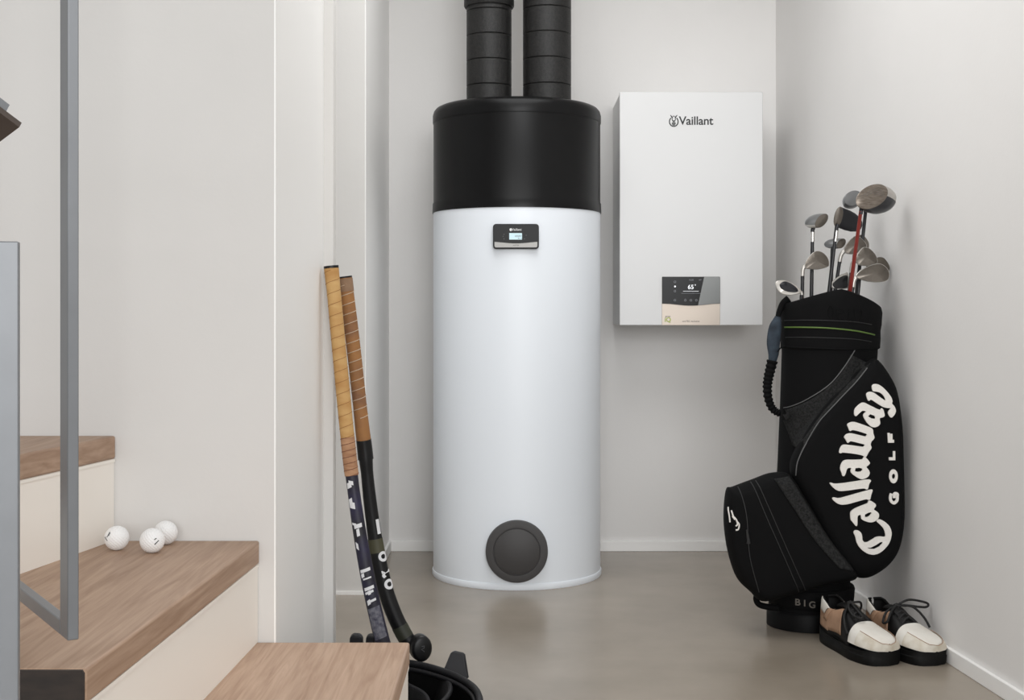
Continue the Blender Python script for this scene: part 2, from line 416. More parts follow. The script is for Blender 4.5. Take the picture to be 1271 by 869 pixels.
for i, (dx, dz) in enumerate(((-.045, .0), (-.042, .007), (-.042, -.009), (.036, .004), (.03, -.009))):
    decal('touch_mark', poly_me([circle(0, 0, .0018)], .0002), flat(px0+dx, pz+dz, 4.5447), mat('faint_print', (70, 70, 72), .5), pn)
decal('panel_text', text_me('aroSTOR', .0055, .0002), flat(px0, pz-.0315, 4.5433), M_ink, pn)

# ------------------------------------------------------------------ foam ducts
def duct(name, label, cxp, r, Yd, seams, collar=None):
    c = P(cxp, 100, Yd); z0 = 1.755
    d = thing(name, label, 'duct', (c.x, Yd, z0), 'insulated ducts on top of the heater')
    zs = [z0]+sorted(EYE-(y-HY)*(Yd-r)/F for y in seams)
    while zs[-1] < H-.1: zs.append(zs[-1]+.095)
    zs[-1] = H
    for a, b in zip(zs, zs[1:]):
        lathe('segment', [(0, a), (r-.003, a), (r, a+.003), (r, b-.003), (r-.003, b), (0, b)], (c.x, Yd, 0), M_foam, d, 64)
    if collar:
        zc = EYE-(collar-HY)*(Yd-r)/F
        lathe('collar', [(r-.002, zc-.004), (r+.006, zc-.004), (r+.0095, zc+.002), (r+.0095, zc+.1), (r+.003, zc+.106), (r-.002, zc+.106)], (c.x, Yd, 0), M_foam, d, 64)
duct('foam_duct', 'black foam duct with a collar, left of the two above the heater', 607, .0845, 4.84, [103, 71.5, 40, 9], 2)
duct('foam_duct', 'plain black foam duct, right of the two above the heater', 679, .0905, 4.84, [102, 69.5, 37.5, 6])

# ------------------------------------------------------------------ wall boiler
BY = 4.95
b0 = P(769, 404, BY); b1 = P(947, 114, BY)
bl = thing('wall_boiler', 'white rectangular wall-hung boiler with a small display panel', 'boiler', ((b0.x+b1.x)/2, YW, b0.z))
box('case', b0.x+.002, b1.x-.002, BY+.02, YW, b0.z+.002, b1.z-.002, M_boiler, bl, .004)
fr_ = box('front_cover', b0.x, b1.x, BY, BY+.0185, b0.z, b1.z, M_boiler, bl, .0035, 3)
cx0, cx1 = P(821.5, 0, BY).x, P(893.5, 0, BY).x; czt = P(0, 343.5, BY).z; czb = b0.z+.001; czm = P(0, 377, BY).z
pnl = prism('control_panel', rrect(cx0, cx1, czb, czt, .002, 3), BY-.003, BY+.004, M_beige, bl, 'y', .0008)
wave = [(cx0+(cx1-cx0)*i/24, czm-.0078*math.sin(math.pi*i/24*1.0)**2) for i in range(25)]
gl = prism('glass', wave+[(cx1, czt-.002), (cx1-.002, czt), (cx0+.002, czt), (cx0, czt-.002)], BY-.0055, BY-.003, M_blackgloss, pnl, 'y')
M_gradg = mat('smoked_metal', (96, 97, 96), .32, metal=.75)
xa_, xb_ = cx0+(cx1-cx0)*.725, cx0+(cx1-cx0)*.62
def wz(x): return czm-.0078*math.sin(math.pi*(x-cx0)/(cx1-cx0))**2
prism('metal_insert', [(xb_, wz(xb_)+.0008)]+[(x, wz(x)+.0008) for x in [xb_+(cx1-.001-xb_)*i/10 for i in range(1, 11)]]+[(cx1-.001, czt-.001), (xa_, czt-.001)], BY-.0062, BY-.0054, M_gradg, pnl, 'y')
M_ui = mat('ui_white', (230, 232, 236), .4, emit=.6); M_uid = mat('ui_grey', (120, 122, 128), .4, emit=.25)
gx = lambda u: 800+u/8.69; gz = lambda v: 320+v/8.69
def at_b(u, v): q = P(gx(u), gz(v), BY); return q.x, q.z
def label_b(name, body, u, v, size, m, off=0.):
    x, z = at_b(u, v); decal(name, text_me(body, size, .0003, off), flat(x, z, BY-.006), m, gl)
label_b('temperature', '65', 497, 318, .0235, M_ui, .0002)
label_b('degree', '°', 545, 308, .018, M_ui)
x, z = at_b(497, 361); decal('status_line', poly_me([rrect(-.030, .030, -.0006, .0006, .0003, 2)], .0003), flat(x, z, BY-.006), M_ui, gl)
x, z = at_b(497, 384); decal('status_line', poly_me([rrect(-.037, .037, -.0005, .0005, .0003, 2)], .0003), flat(x, z, BY-.006), M_uid, gl)
label_b('clock', '12:30', 500, 240, .0085, M_uid); label_b('clock', '0.9', 597, 240, .0075, M_uid)
for (u, v, r_, mm) in ((326, 260, .0042, M_uid), (327, 310, .0034, M_ui), (326, 360, .0042, M_uid), (326, 458, .0042, M_uid), (438, 458, .0042, M_uid), (498, 458, .0042, M_uid), (556, 458, .0042, M_uid)):
    x, z = at_b(u, v)
    ps = [circle(0, 0, r_)] if mm is M_ui else [circle(0, 0, r_), circle(0, 0, r_*.7)]
    decal('icon', poly_me(ps, .0003), flat(x, z, BY-.006), mm, gl)
for u, v, body, size, mm in ((500, 685, 'ecoTEC exclusive', .0092, M_ink), (252, 632, 'green', .0088, M_ink)):
    x, z = at_b(u, v); decal('print', text_me(body, size, .0003), flat(x, z, BY-.0033), mm, pnl)
x, z = at_b(250, 670); M_lime = mat('lime_print', (160, 176, 70), .5)
decal('print', text_me('iQ', .0235, .0003, .0006), flat(x, z, BY-.0033), M_lime, pnl)
lx = P(863.5, 150, BY)
decal('logo_text', text_me('Vaillant', .0455, .0004, .0007, spacing=.98), flat(lx.x+.0015, lx.z-.001, BY-.0003), M_ink, bl)
ex = P(836.3, 149.5, BY)
M_ink2 = mat('grey_ink', (90, 92, 92), .5)
for i, p in enumerate(hare(.0395)):
    decal('logo_emblem', poly_me([p], .0004), flat(ex.x, ex.z, BY-.0003-(.0002 if i in (3, 4) else 0)), M_ink2 if i == 5 else M_ink, bl)

# ------------------------------------------------------------------ golf bag
GY = 4.06
gb = thing('golf_bag', 'black golf bag with white lettering leaning by the right wall', 'golf bag', (.92, GY, 0))
NB = 48
def ring(cx, cy, rx, ry, z, arch=None, n=NB):
    out = []
    for k in range(n):
        a = 2*math.pi*k/n; x = math.cos(a); y = math.sin(a)
        zz = z+(arch(x, y) if arch else 0)
        out.append(Vector((cx+rx*x, cy+ry*y, zz)))
    return out
body_t = [(.0, .919, .122), (.06, .92, .122), (.17, .928, .126), (.3, .942, .132), (.49, .965, .139), (.7, .98, .145), (.88, .989, .148)]
bcx = lambda z: lerp_tab([(a, b) for a, b, c in body_t], z)
brr = lambda z: lerp_tab([(a, c) for a, b, c in body_t], z)
rings = [ring(bcx(z), GY, brr(z), brr(z)*.95, z) for z in [.012, .06, .1, .17, .24, .3, .38, .49, .6, .7, .8, .882]]
inner = [ring(bcx(z), GY, brr(z)-.008, brr(z)*.95-.008, z) for z in [.882, .7, .49, .3, .12, .05]]
body = loft('body', rings+inner, M_fab, gb, True, True)
loft('base', [ring(.919, GY, .119, .114, 0), ring(.919, GY, .127, .121, .002), ring(.92, GY, .128, .122, .05), ring(.92, GY, .124, .118, .056)], mat('black_rubber', (8, 8, 9), .55, spec=.15), gb)
arch = lambda x, y: (.050*(1-abs(x)**1.25)*min(1, max(0, -y*3)) - .006*x)
ccx = .9905
col_out = [ring(ccx-.002, GY, .1485, .141, .868), ring(ccx-.001, GY, .153, .145, .872), ring(ccx, GY, .154, .146, .90), ring(ccx, GY, .1535, .1455, .925), ring(ccx+.001, GY, .156, .148, .945, lambda x, y: .2*arch(x, y)),
           ring(ccx+.002, GY, .1575, .149, .985, lambda x, y: .7*arch(x, y)), ring(ccx+.001, GY, .155, .147, 1.000, arch), ring(ccx, GY, .151, .143, 1.004, arch), ring(ccx, GY, .146, .138, 1.000, arch), ring(ccx-.001, GY, .141, .133, .9, None)]
collar = loft('collar', col_out, M_fab, gb, False, False)
def bvh(o):
    me = o.data; off = wloc(o); return BVHTree.FromPolygons([v.co+off for v in me.vertices], [tuple(p.vertices) for p in me.polygons])
def hit(trees, x, z, default):
    best = None
    for t_ in trees:
        h = t_.ray_cast(Vector((x, 2.5, z)), Vector((0, 1, 0)))
        if h[0] is not None and (best is None or h[0].y < best): best = h[0].y
    return best if best is not None else default
T_body, T_col = bvh(body), bvh(collar)
def on(trees, x, y, Yr, lift=.001):
    p = P(x, y, Yr); Y = hit(trees, p.x, p.z, Yr); return Vector((p.x, Y-lift, p.z))
def puff(name, outline, Yref, front, back, m, parent, r=.03, bulge=.012, backscale=.9, n=6, slope=0.):
    """padded pocket: measured outline, rounded front edges, its own depth"""
    pts = [P(x, y, Yref) for x, y in cr(outline, n, True)]
    c = sum(pts, Vector())/len(pts)
    def rg(s, Y): return [Vector((c.x+(p.x-c.x)*s, Y+slope*(p.x-c.x)*s, c.z+(p.z-c.z)*s)) for p in pts]
    rs = [rg(backscale, back), rg(.97, (back+front)/2+.01), rg(1, front+r)]
    for k in range(1, 6):
        a = math.pi/2*k/5; rs.append(rg(1-.17*(1-math.cos(a)), front+r*(1-math.sin(a))))
    for s, b in ((.62, .5), (.4, .8), (.2, .95), (.02, 1)): rs.append(rg(s, front-bulge*b))
    return loft(name, rs, m, parent)
pouch = puff('side_pouch', [(1078, 452), (1092, 446), (1107, 464), (1118, 488), (1124, 530), (1125.5, 570), (1126.5, 610), (1126, 655), (1119, 687), (1103, 708), (1078, 721), (1056, 712), (1030, 675), (1005, 628), (985, 588), (996, 552), (1022, 512), (1050, 481)],
             3.87, 3.87, 4.03, M_fab, gb, .04, .006, .88)
T_p = bvh(pouch)
pocket = puff('ball_pocket', [(905, 612), (914, 607), (938, 598), (964, 589), (984, 592), (1004, 622), (1032, 668), (1062, 706), (1066, 722), (1030, 730), (985, 742), (950, 750), (934, 738), (917, 720), (907, 690), (902, 650)],
              3.86, 3.855, 4.03, M_fab, gb, .05, .008, .86)
T_k = bvh(pocket)
ALL = [T_body, T_col, T_p, T_k]
# mesh band between pouch and pocket
def surf_band(name, left, right, Yr, m, lift, trees=ALL, nu=28, nv=8):
    L_ = cr(left, 10); R_ = cr(right, 10)
    gl_ = lambda c, t_: c[min(len(c)-1, int(round(t_*(len(c)-1))))]
    def fn(u, v):
        a, b = gl_(L_, u), gl_(R_, u)
        return on(trees, a[0]*(1-v)+b[0]*v, a[1]*(1-v)+b[1]*v, Yr, lift)
    return grid(name, fn, nu, nv, m, gb, solid=.002)
surf_band('mesh_band', [(960, 594), (980, 625), (1010, 670), (1040, 704)], [(980, 591), (1003, 628), (1032, 672), (1060, 708)], 3.87, M_fab2, .004)
surf_band('mesh_panel', [(1056, 440), (1040, 468), (1010, 495), (978, 514)], [(1077, 450), (1056, 474), (1022, 511), (990, 560)], 3.92, M_fab2, .0025, [T_body, T_p])
def seam(name, pts, Yr, r, m, trees=ALL, lift=.001):
    path = []
    for x, y in cr(pts, 8):
        p = P(x, y, Yr); Yh = hit(trees, p.x, p.z, None)
        if Yh is not None and (not path or abs(Yh-lift-path[-1].y) < .1): path.append(Vector((p.x, Yh-lift, p.z)))
    return tube(name, path, r, m, gb, 8)
seam('piping', [(976, 512), (987, 507), (1005, 496), (1030, 477), (1048, 455), (1062, 434)], 3.92, .0016, M_pip, [T_body], .0026)
seam('piping', [(989, 591), (991, 574), (1001, 552), (1018, 524), (1042, 497), (1062, 476), (1078, 457)], 3.87, .0017, M_pip, [T_p], .001)
seam('piping', [(984, 592), (1004, 626), (1030, 668), (1060, 705)], 3.87, .0016, mat('dark_piping', (34, 34, 35), .5), ALL, .005)
for pts in ([(934, 600), (950, 640), (972, 690), (992, 735)], [(940, 598), (958, 640), (980, 690), (1000, 733)], [(918, 606), (926, 640), (930, 690), (942, 735)]):
    seam('zip_seam', pts, 3.86, .0013, mat('dark_piping', (34, 34, 35), .5), [T_k], .001)
seam('green_piping', [(976, 407), (1000, 406.5), (1030, 407.5), (1060, 410.5), (1080, 414), (1090, 416)], 3.92, .0024, M_green, [T_col], .001)
for yy in (399.5, 421): seam('collar_seam', [(977, yy-1), (1000, yy-2), (1030, yy-1.5), (1060, yy), (1085, yy+3.5)], 3.92, .0012, mat('dark_piping', (34, 34, 35), .5), [T_col], .0006)
seam('collar_edge', [(973, 431), (1000, 432), (1030, 433), (1060, 434), (1086, 436)], 3.92, .002, M_fab, [T_col, T_body], .001)
# embroidered lettering
Z1, Z2, Z3, Z4 = (1025, 470), (1025, 530), (1025, 580), (1025, 630)
LET = [
 (Z1, [[(705,120),(720,95),(760,85),(810,95),(880,145),(950,220),(1000,290),(1018,345),(1005,385),(1050,430),(1072,490),(1055,545),(1010,595),(985,590),(955,540),(955,505),(1000,455),(985,447),(930,447),(870,430),(780,375),(690,315),(668,325),(655,340),(637,320),(617,240),(640,212),(690,205),(740,225),(820,285),(900,340),(918,335),(905,290),(870,240),(830,210),(780,195),(720,190),(710,160)]]),
 (Z1, [[(435,490),(450,455),(500,405),(550,372),(590,375),(680,420),(780,470),(830,485),(850,455),(875,480),(895,570),(870,590),(810,600),(825,690),(795,725),(740,745),(690,735),(630,680),(590,620),(568,570),(575,540),(620,505),(590,490),(550,487),(500,530),(455,575),(432,555)],[(630,580),(670,540),(740,565),(757,600),(745,622),(690,615)]]),
 (Z2, [[(320,-45),(385,-75),(440,-75),(560,-35),(690,15),(712,45),(712,90),(735,160),(715,190),(690,210),(670,260),(690,320),(650,370),(625,415),(605,455),(585,450),(540,425),(400,400),(240,383),(220,400),(198,390),(205,345),(230,295),(265,270),(400,285),(560,308),(575,300),(597,265),(480,235),(370,208),(345,225),(325,240),(300,190),(272,150),(310,110),(370,95),(480,120),(600,150),(610,140),(635,105),(500,60),(400,37),(360,60),(345,20)]]),
 (Z2, [[(210,640),(225,570),(260,520),(300,505),(430,505),(555,500),(570,465),(590,460),(630,500),(665,550),(640,580),(600,610),(645,660),(662,705),(640,755),(590,785),(540,797),(490,780),(420,735),(368,685),(385,620),(330,620),(305,650),(290,710),(270,750),(245,745),(235,700)],[(428,680),(440,625),(500,618),(545,630),(557,655),(530,685),(480,692)]]),
 (Z3, [[(50,240),(75,238),(120,255),(250,245),(450,215),(600,187),(665,187),(680,205),(650,245),(632,330),(610,332),(580,315),(480,325),(320,350),(200,360),(150,340),(100,300)]]),
 (Z3, [[(92,480),(110,462),(190,480),(330,440),(520,385),(660,345),(700,340),(702,360),(680,420),(668,490),(640,492),(610,480),(480,515),(330,560),(230,570),(170,550),(130,520)]]),
 (Z3, [[(370,700),(385,670),(440,630),(560,580),(640,550),(645,510),(680,515),(750,560),(757,590),(715,645),(780,685),(805,720),(800,770),(760,815),(700,840),(640,835),(570,810),(535,785),(530,720),(500,725),(472,745),(472,880),(460,900),(440,880),(400,830),(375,800)],[(585,765),(585,720),(640,690),(690,680),(697,705),(660,750),(620,767)]]),
 (Z4, [[(420,375),(440,348),(490,352),(530,385),(545,430),(550,500),(580,535),(630,535),(700,495),(760,455),(820,445),(900,455),(915,430),(905,370),(880,310),(830,255),(770,205),(790,180),(830,182),(900,220),(960,275),(990,330),(1005,400),(985,500),(950,570),(880,650),(800,705),(720,722),(640,705),(560,655),(500,590),(465,520),(450,440)],[(605,605),(680,610),(760,570),(830,525),(870,520),(865,550),(820,600),(740,640),(660,635)]]),
 (Z2, [[(945,95),(970,95),(975,200),(985,200),(985,108),(1012,108),(1012,200),(1037,200),(1037,236),(952,236)]]),
 (Z2, [[(965,470),(1030,470),(1030,375),(1055,375),(1057,505),(968,505)]]),
 (Z2, [circle(1033,757,64,103),circle(1033,757,30,46)]),
 (Z3, [stroke(cr([(1000,405),(986,450),(992,510),(1040,548),(1088,510),(1094,450),(1092,408),(1048,408),(1046,468)],4),36)]),
]
YL = 3.87
for (o_, polys) in LET:
    ps = []
    for p in polys:
        q = [(o_[0]+u/12.41, -(o_[1]+v/12.41)) for u, v in p]
        ps.append(chaikin([((x-CX)*YL/F, EYE-(-y-HY)*YL/F) for x, y in q], 1) if len(p) > 10 else [((x-CX)*YL/F, EYE-(-y-HY)*YL/F) for x, y in q])
    me = poly_me(ps, .0025, .001)
    decal('letter', me, lambda u, v, w: (u, hit([T_p], u, v, 3.9)-.0022-w, v), M_emb, pouch, True)
# small script on the ball pocket's left edge
lit = [[(901.5,629.5),(903,641),(903.5,648)],[(905,633),(907,640),(909,644),(906,640)],[(908,641),(911,645),(912,650),(910,652)],[(911,646),(914,650),(913,656),(910,657)]]
for p in lit:
    path = [on([T_k], max(x+2.2, 904.2), y, 3.87, .001) for x, y in cr(p, 5)]
    tube('script_letter', path, .0024, M_emb, pocket, 8)
tube('zip_pull', [on([T_k], x, y, 3.86, .003) for x, y in [(926, 657), (927, 663), (928, 670), (928, 674)]], lambda t_: .003+.003*t_, mat('dark_piping', (34, 34, 35), .5), pocket, 8)
# BIG on the base collar
cuff = loft('cuff', [ring(.925, GY, .127, .121, .07), ring(.927, GY, .134, .128, .078), ring(.929, GY, .136, .130, .12), ring(.93, GY, .132, .126, .128)], M_fab, gb)
T_c = bvh(cuff)
for ch, xx, yy in (('B', 990.5, 748.5), ('I', 998.5, 749), ('G', 1007.5, 750.5)):
    p = P(xx, yy, 3.94)
    decal('cuff_letter', text_me(ch, .028, .0008, .0006), lambda u, v, w: (p.x+u, hit([T_c], p.x+u, p.z+v, 3.95)-.001-w, p.z+v), mat('grey_thread', (104, 98, 92), .7), cuff)
tube('base_handle', [P(x, y, 3.99) for x, y in cr([(966, 734), (948, 735), (939.5, 739), (939.5, 747), (946, 752), (966, 755)], 5)], .0095, M_fab, gb, 10)
# tone-on-tone stitching on the collar
for pts in ([(1030,379),(1027,384),(1027,391),(1030,396),(1033,391),(1033,384),(1030,379)], [(1037,383),(1037,396)], [(1040,384),(1046,384),(1046,389),(1040,389),(1040,396),(1047,396)], [(1052.5,384),(1052.5,399)], [(1056,386),(1060,386),(1060,398),(1055,398)], [(1065,387),(1069,385),(1070,390),(1067,399)]):
    path = [on([T_col], x, y, 3.92, .0008) for x, y in cr(pts, 3)]
    tube('stitching', path, .0014, M_fab, collar, 6)
# shoulder strap hanging on the left
YS = 4.03
sp_ = [(979, 371), (972, 377), (967, 388), (964.5, 398), (962, 408), (960, 425), (960, 440), (957, 455), (954, 468), (952.5, 480), (953.5, 494), (958, 506), (965, 512), (972, 513)]
sp_c = cr(sp_, 6)
def strap_seg(name, a, b, rad, m, seg=12, ribs=0):
    i0, i1 = int(a*(len(sp_c)-1)), int(b*(len(sp_c)-1))
    pts = cr([tuple(P(x, y, YS)) for x, y in sp_c[i0:i1+1]], 4)
    f = (lambda t_: rad(t_) + (.0016*math.sin(t_*ribs*2*math.pi) if ribs else 0))
    return tube(name, pts, f, m, gb, seg, flat=.75)
strap_seg('strap_hook', 0, .22, lambda t_: .0125-.005*t_, M_fab)
strap_seg('strap_cloth', .2, .52, lambda t_: .007+.012*math.sin(math.pi*min(1, t_*.95+.06))+.005*t_, M_navy)
strap_seg('strap_elastic', .5, .97, lambda t_: .0165-.006*t_, M_fab, ribs=15)
tube('strap_cord', [P(x, y, 4.02) for x, y in cr([(965, 437), (969, 432), (975, 430)], 4)], .0022, M_fab, gb, 8)
# club dividers inside the bag mouth
for i in (-1, 0, 1):
    box('divider', ccx-.135, ccx+.13, GY+.085+i*.004, GY+.087+i*.004, .8, .93+.01*i, M_fab, gb) if i == 0 else None

# ------------------------------------------------------------------ golf clubs
def zz(u, v): return (990+u/10.225, 280+v/10.225)
def za(u, v): return (955+u/7.245, 255+v/7.245)
def zd(u, v): return (1040+u/12.41, 215+v/12.41)
GRP = 'golf clubs in the black bag'
def club(label, cat_shaft, hosel_px, rim_px, Y, m=M_shaft, rr=(.0088, .0056), Y2=None):
    h = P(*hosel_px, Y); r_ = P(*rim_px, Y2 or Y)
    d = (r_-h); k = (h.z-.075)/(-d.z); end = h+d*k
    end.x = max(.87, min(.985, end.x)); end.y = GY+(end.y-GY)*.75
    c = thing('golf_club', label, 'golf club', tuple(end), GRP)
    tube('shaft', [end, h], lambda t_: rr[0]+(rr[1]-rr[0])*t_, m, c, 12)
    return c
def neck(c, pts, Y, w, m=M_chrome):
    path = [P(x, y, Y) for x, y in cr(pts, 5)]
    tube('hosel', path, w, m, c, 12)
def iron(c, outline, Y, m=M_iron, th=.012, name='head', tilt=.25, nose=None):
    pts = [P(x, y, Y) for x, y in cr(outline, 4, True)]
    cc = sum(pts, Vector())/len(pts)
    def rg(s, dy): return [Vector((cc.x+(p.x-cc.x)*s, Y+dy+tilt*(p.z-cc.z)*s, cc.z+(p.z-cc.z)*s)) for p in pts]
    if m is M_iron:
        h = loft(name, [rg(.8, th), rg(.97, th*.8), rg(1, th*.25), rg(.99, -.0008), rg(.955, -.0018)], M_chrome, c, True, False)
        loft('face', [rg(.955, -.0018), rg(.94, -.0022), rg(.02, -.0022)], m, c, False, True)
        return h
    h = loft(name, [rg(.8, th), rg(.97, th*.75), rg(1, th*.2), rg(.985, -.001), rg(.93, -.0022), rg(.02, -.0022)], m, c)
    return h
def sect(c, pts, Y, w, name, m):
    tube(name, [P(x, y, Y) for x, y in pts], w, m, c, 14)
def wood(c, cen, a, b, ang, depth, Y, mface, mcrown, msole, shift=(0, 0), bulge=1.12, yaw=0., split=(20, 200)):
    """clubhead: elliptical face, rounded body behind it, crown and sole as parts; a,b,shift in photo pixels at Y"""
    k = Y/F; c0 = P(*cen, Y); an = math.radians(ang); n = 40
    ux, uz = math.cos(an), math.sin(an)
    prof = [(0, .96), (.02, 1.0), (.15, 1+(bulge-1)*.7), (.35, bulge), (.6, bulge*.93), (.8, bulge*.74), (.93, bulge*.46), (1., .05)]
    def rg(t_, s):
        out = []
        for i in range(n):
            th_ = 2*math.pi*i/n
            x = a*math.cos(th_)*s; z = b*math.sin(th_)*s
            out.append(c0+Vector(((x*ux-z*uz+shift[0]*t_)*k, depth*t_+yaw*x*k, (x*uz+z*ux-shift[1]*t_)*k)))
        return out
    R_ = [rg(t_, s) for t_, s in prof]
    k0, k1 = int(split[0]/360*n), int(split[1]/360*n)
    def piece(name, i0, i1, m):
        v = []; fc = []; w_ = i1-i0+1
        for r_ in R_[1:]: v += [r_[i % n] for i in range(i0, i1+1)]
        for j in range(len(R_)-2):
            for i in range(w_-1): fc.append((j*w_+i, j*w_+i+1, (j+1)*w_+i+1, (j+1)*w_+i))
        return mk(name, v, fc, m, c)
    piece('crown', k0, k1, mcrown); piece('sole', k1, k0+n, msole)
    nf = [rg(0, s)for s in (1, .96, .5, .02)]
    for j, r_ in enumerate(nf): nf[j] = [p+Vector((0, (-.000, -.0015, -.003, -.0035)[j], 0)) for p in r_]
    f = loft('face', [R_[1]]+nf, mface, c, False, True)
    return f
# woods
c = club('steel driver with a red shaft, highest and largest club in the bag', None, (1068.5, 262), (1057, 345), 3.875, M_red, Y2=3.96)
wood(c, (1082, 244), 23, 13.5, 27, .085, 3.86, M_face, M_chrome, M_crown, (29, 8), 1.06, .25, (325, 545))
neck(c, [(1068.5, 266), (1069, 258), (1071, 252)], 3.876, .006, M_crown)
for i in range(6):
    f_ = -.55+.2*i
    p = [(1082+23*t_*.8*math.cos(math.radians(27))+13.5*f_*math.sin(math.radians(27)), 245-23*t_*.8*math.sin(math.radians(27))+13.5*f_*math.cos(math.radians(27))) for t_ in (-.75*math.sqrt(1-f_*f_), 0, .9*math.sqrt(1-f_*f_))]
    tube('score_line', [P(x, y, 3.8575+.25*((x-1082)*3.86/F)) for x, y in p], .0006, M_pip, c, 6)
c = club('grey wood with a black shaft, half hidden behind the steel driver', None, (1074.5, 262), (1071, 340), 4.15)
wood(c, (1059, 246), 12.5, 9, 25, .07, 4.11, M_lblue, M_lblue, M_crown, (4, 4), 1.1, .2, (30, 195))
neck(c, [(1074.5, 266), (1072, 258), (1066, 252)], 4.14, .005, M_crown)
c = club('black-crowned wood with a grey oval face and chrome ferrule', None, za(604, 190), za(540, 745), 4.045)
wood(c, za(618, 102), 12.5, 5.0, 80, .06, 4.045, M_iron, M_crown, M_crown, (36, 10), 1.0, -.2)
neck(c, [za(604, 232), za(607, 200), za(612, 170)], 4.047, .0055, M_crown)
sect(c, [za(592, 325), za(604, 228)], 4.045, .0064, 'ferrule', M_ferr)
c = club('silver wood with a chrome ferrule, upper left in the bag', None, za(388, 230), za(378, 780), 4.07)
wood(c, za(470, 138), 11.2, 5.8, 46, .05, 4.05, M_iron, M_lblue, M_chrome, (-14, -1), 1.03, .3, (330, 515))
neck(c, [za(388, 242), za(388, 222), za(398, 196)], 4.072, .0062, M_crown)
sect(c, [za(387, 328), za(388, 240)], 4.07, .0062, 'ferrule', M_ferr)
c = club('small grey hybrid crossing behind the black-crowned wood', None, zz(440, 300), zz(420, 800), 4.13)
wood(c, zz(555, 228), 7.5, 4.6, 48, .045, 4.12, M_iron, M_lblue, M_lblue, (-16, -1), 1.05, .3)
neck(c, [zz(440, 320), zz(442, 295), zz(450, 270)], 4.13, .005, M_crown)
# irons
c = club('worn iron at left front, its blade just under the silver wood', None, zz(62, 640), zz(60, 860), 4.03)
iron(c, [zz(*q) for q in [(92,480),(120,430),(160,380),(210,335),(255,320),(310,330),(360,370),(395,430),(400,490),(385,522),(320,545),(240,560),(150,556),(100,545),(86,515)]], 4.03)
neck(c, [zz(62, 690), zz(62, 610), zz(72, 545), zz(110, 500)], 4.035, .0064)
c = club('iron with a rounded blade behind the red shaft', None, zz(532, 460), zz(478, 800), 4.10)
iron(c, [zz(*q) for q in [(595,275),(640,210),(690,160),(740,130),(790,140),(845,190),(878,250),(855,300),(780,340),(700,365),(620,360),(588,320)]], 4.10)
neck(c, [zz(532, 480), zz(542, 410), zz(568, 350), zz(615, 310)], 4.105, .0068)
c = club('rearmost iron, only a thin arc showing beside the red shaft', None, zz(720, 360), zz(700, 830), 4.165)
iron(c, [zz(*q) for q in [(720,260),(750,170),(800,115),(850,130),(892,185),(908,250),(880,330),(800,350),(730,320)]], 4.16)
neck(c, [zz(720, 380), zz(722, 340), zz(740, 300)], 4.165, .006)
c = club('iron with a bright-edged upright blade at the right, above the lowest iron', None, zz(680, 600), zz(655, 840), 4.02)
iron(c, [zz(*q) for q in [(738,410),(770,350),(820,290),(860,270),(920,288),(980,350),(1010,420),(1005,480),(950,497),(850,515),(770,502),(735,455)]], 4.02)
neck(c, [zz(678, 625), zz(684, 540), zz(704, 470), zz(755, 430)], 4.025, .0068)
c = club('long-bladed iron lowest at the right side of the bag mouth', None, zz(702, 780), zz(690, 870), 3.975)
iron(c, [zz(*q) for q in [(740,625),(800,570),(890,520),(980,490),(1050,480),(1115,510),(1160,570),(1166,640),(1140,690),(1080,715),(980,722),(870,710),(780,682),(742,660)]], 3.975)
neck(c, [zz(703, 810), zz(710, 730), zz(732, 670), zz(775, 630)], 3.98, .0064)
c = club('dark iron tucked behind the long-bladed iron on the right', None, zz(790, 620), zz(770, 860), 4.055)
iron(c, [zz(*q) for q in [(900,470),(1000,410),(1080,400),(1130,440),(1165,510),(1165,560),(1120,600),(1000,610),(900,590),(870,530)]], 4.055, mat('dark_iron', (92, 86, 78), .45, metal=.7, var=.1, vscale=50))
neck(c, [zz(785, 640), zz(800, 590), zz(850, 560), zz(890, 545)], 4.06, .006)
c = club('iron with a black cavity back, low in the middle of the bag', None, zz(478, 790), zz(474, 850), 4.09)
h = iron(c, [zz(*q) for q in [(425,748),(450,705),(540,630),(600,605),(645,598),(655,700),(640,790),(560,806),(480,802),(435,790)]], 4.09, M_chrome)
iron(c, [zz(*q) for q in [(445,750),(470,712),(545,655),(635,630),(640,720),(625,785),(540,795),(465,790)]], 4.0855, M_shaft, .004, 'cavity')
neck(c, [zz(476, 815), zz(474, 790), zz(480, 770)], 4.095, .006)
c = club('cavity-back iron hanging out over the left rim of the bag', None, za(288, 805), za(285, 840), 4.0)
iron(c, [za(*q) for q in [(55,705),(75,678),(130,672),(200,697),(262,738),(288,775),(262,796),(190,808),(120,800),(75,765)]], 4.0, M_chrome)
iron(c, [za(*q) for q in [(93,718),(108,695),(150,682),(210,710),(255,755),(242,780),(165,775),(110,750)]], 3.9965, M_crown, .003, 'cavity')
neck(c, [za(290, 835), za(292, 805), za(284, 775)], 4.004, .0058)

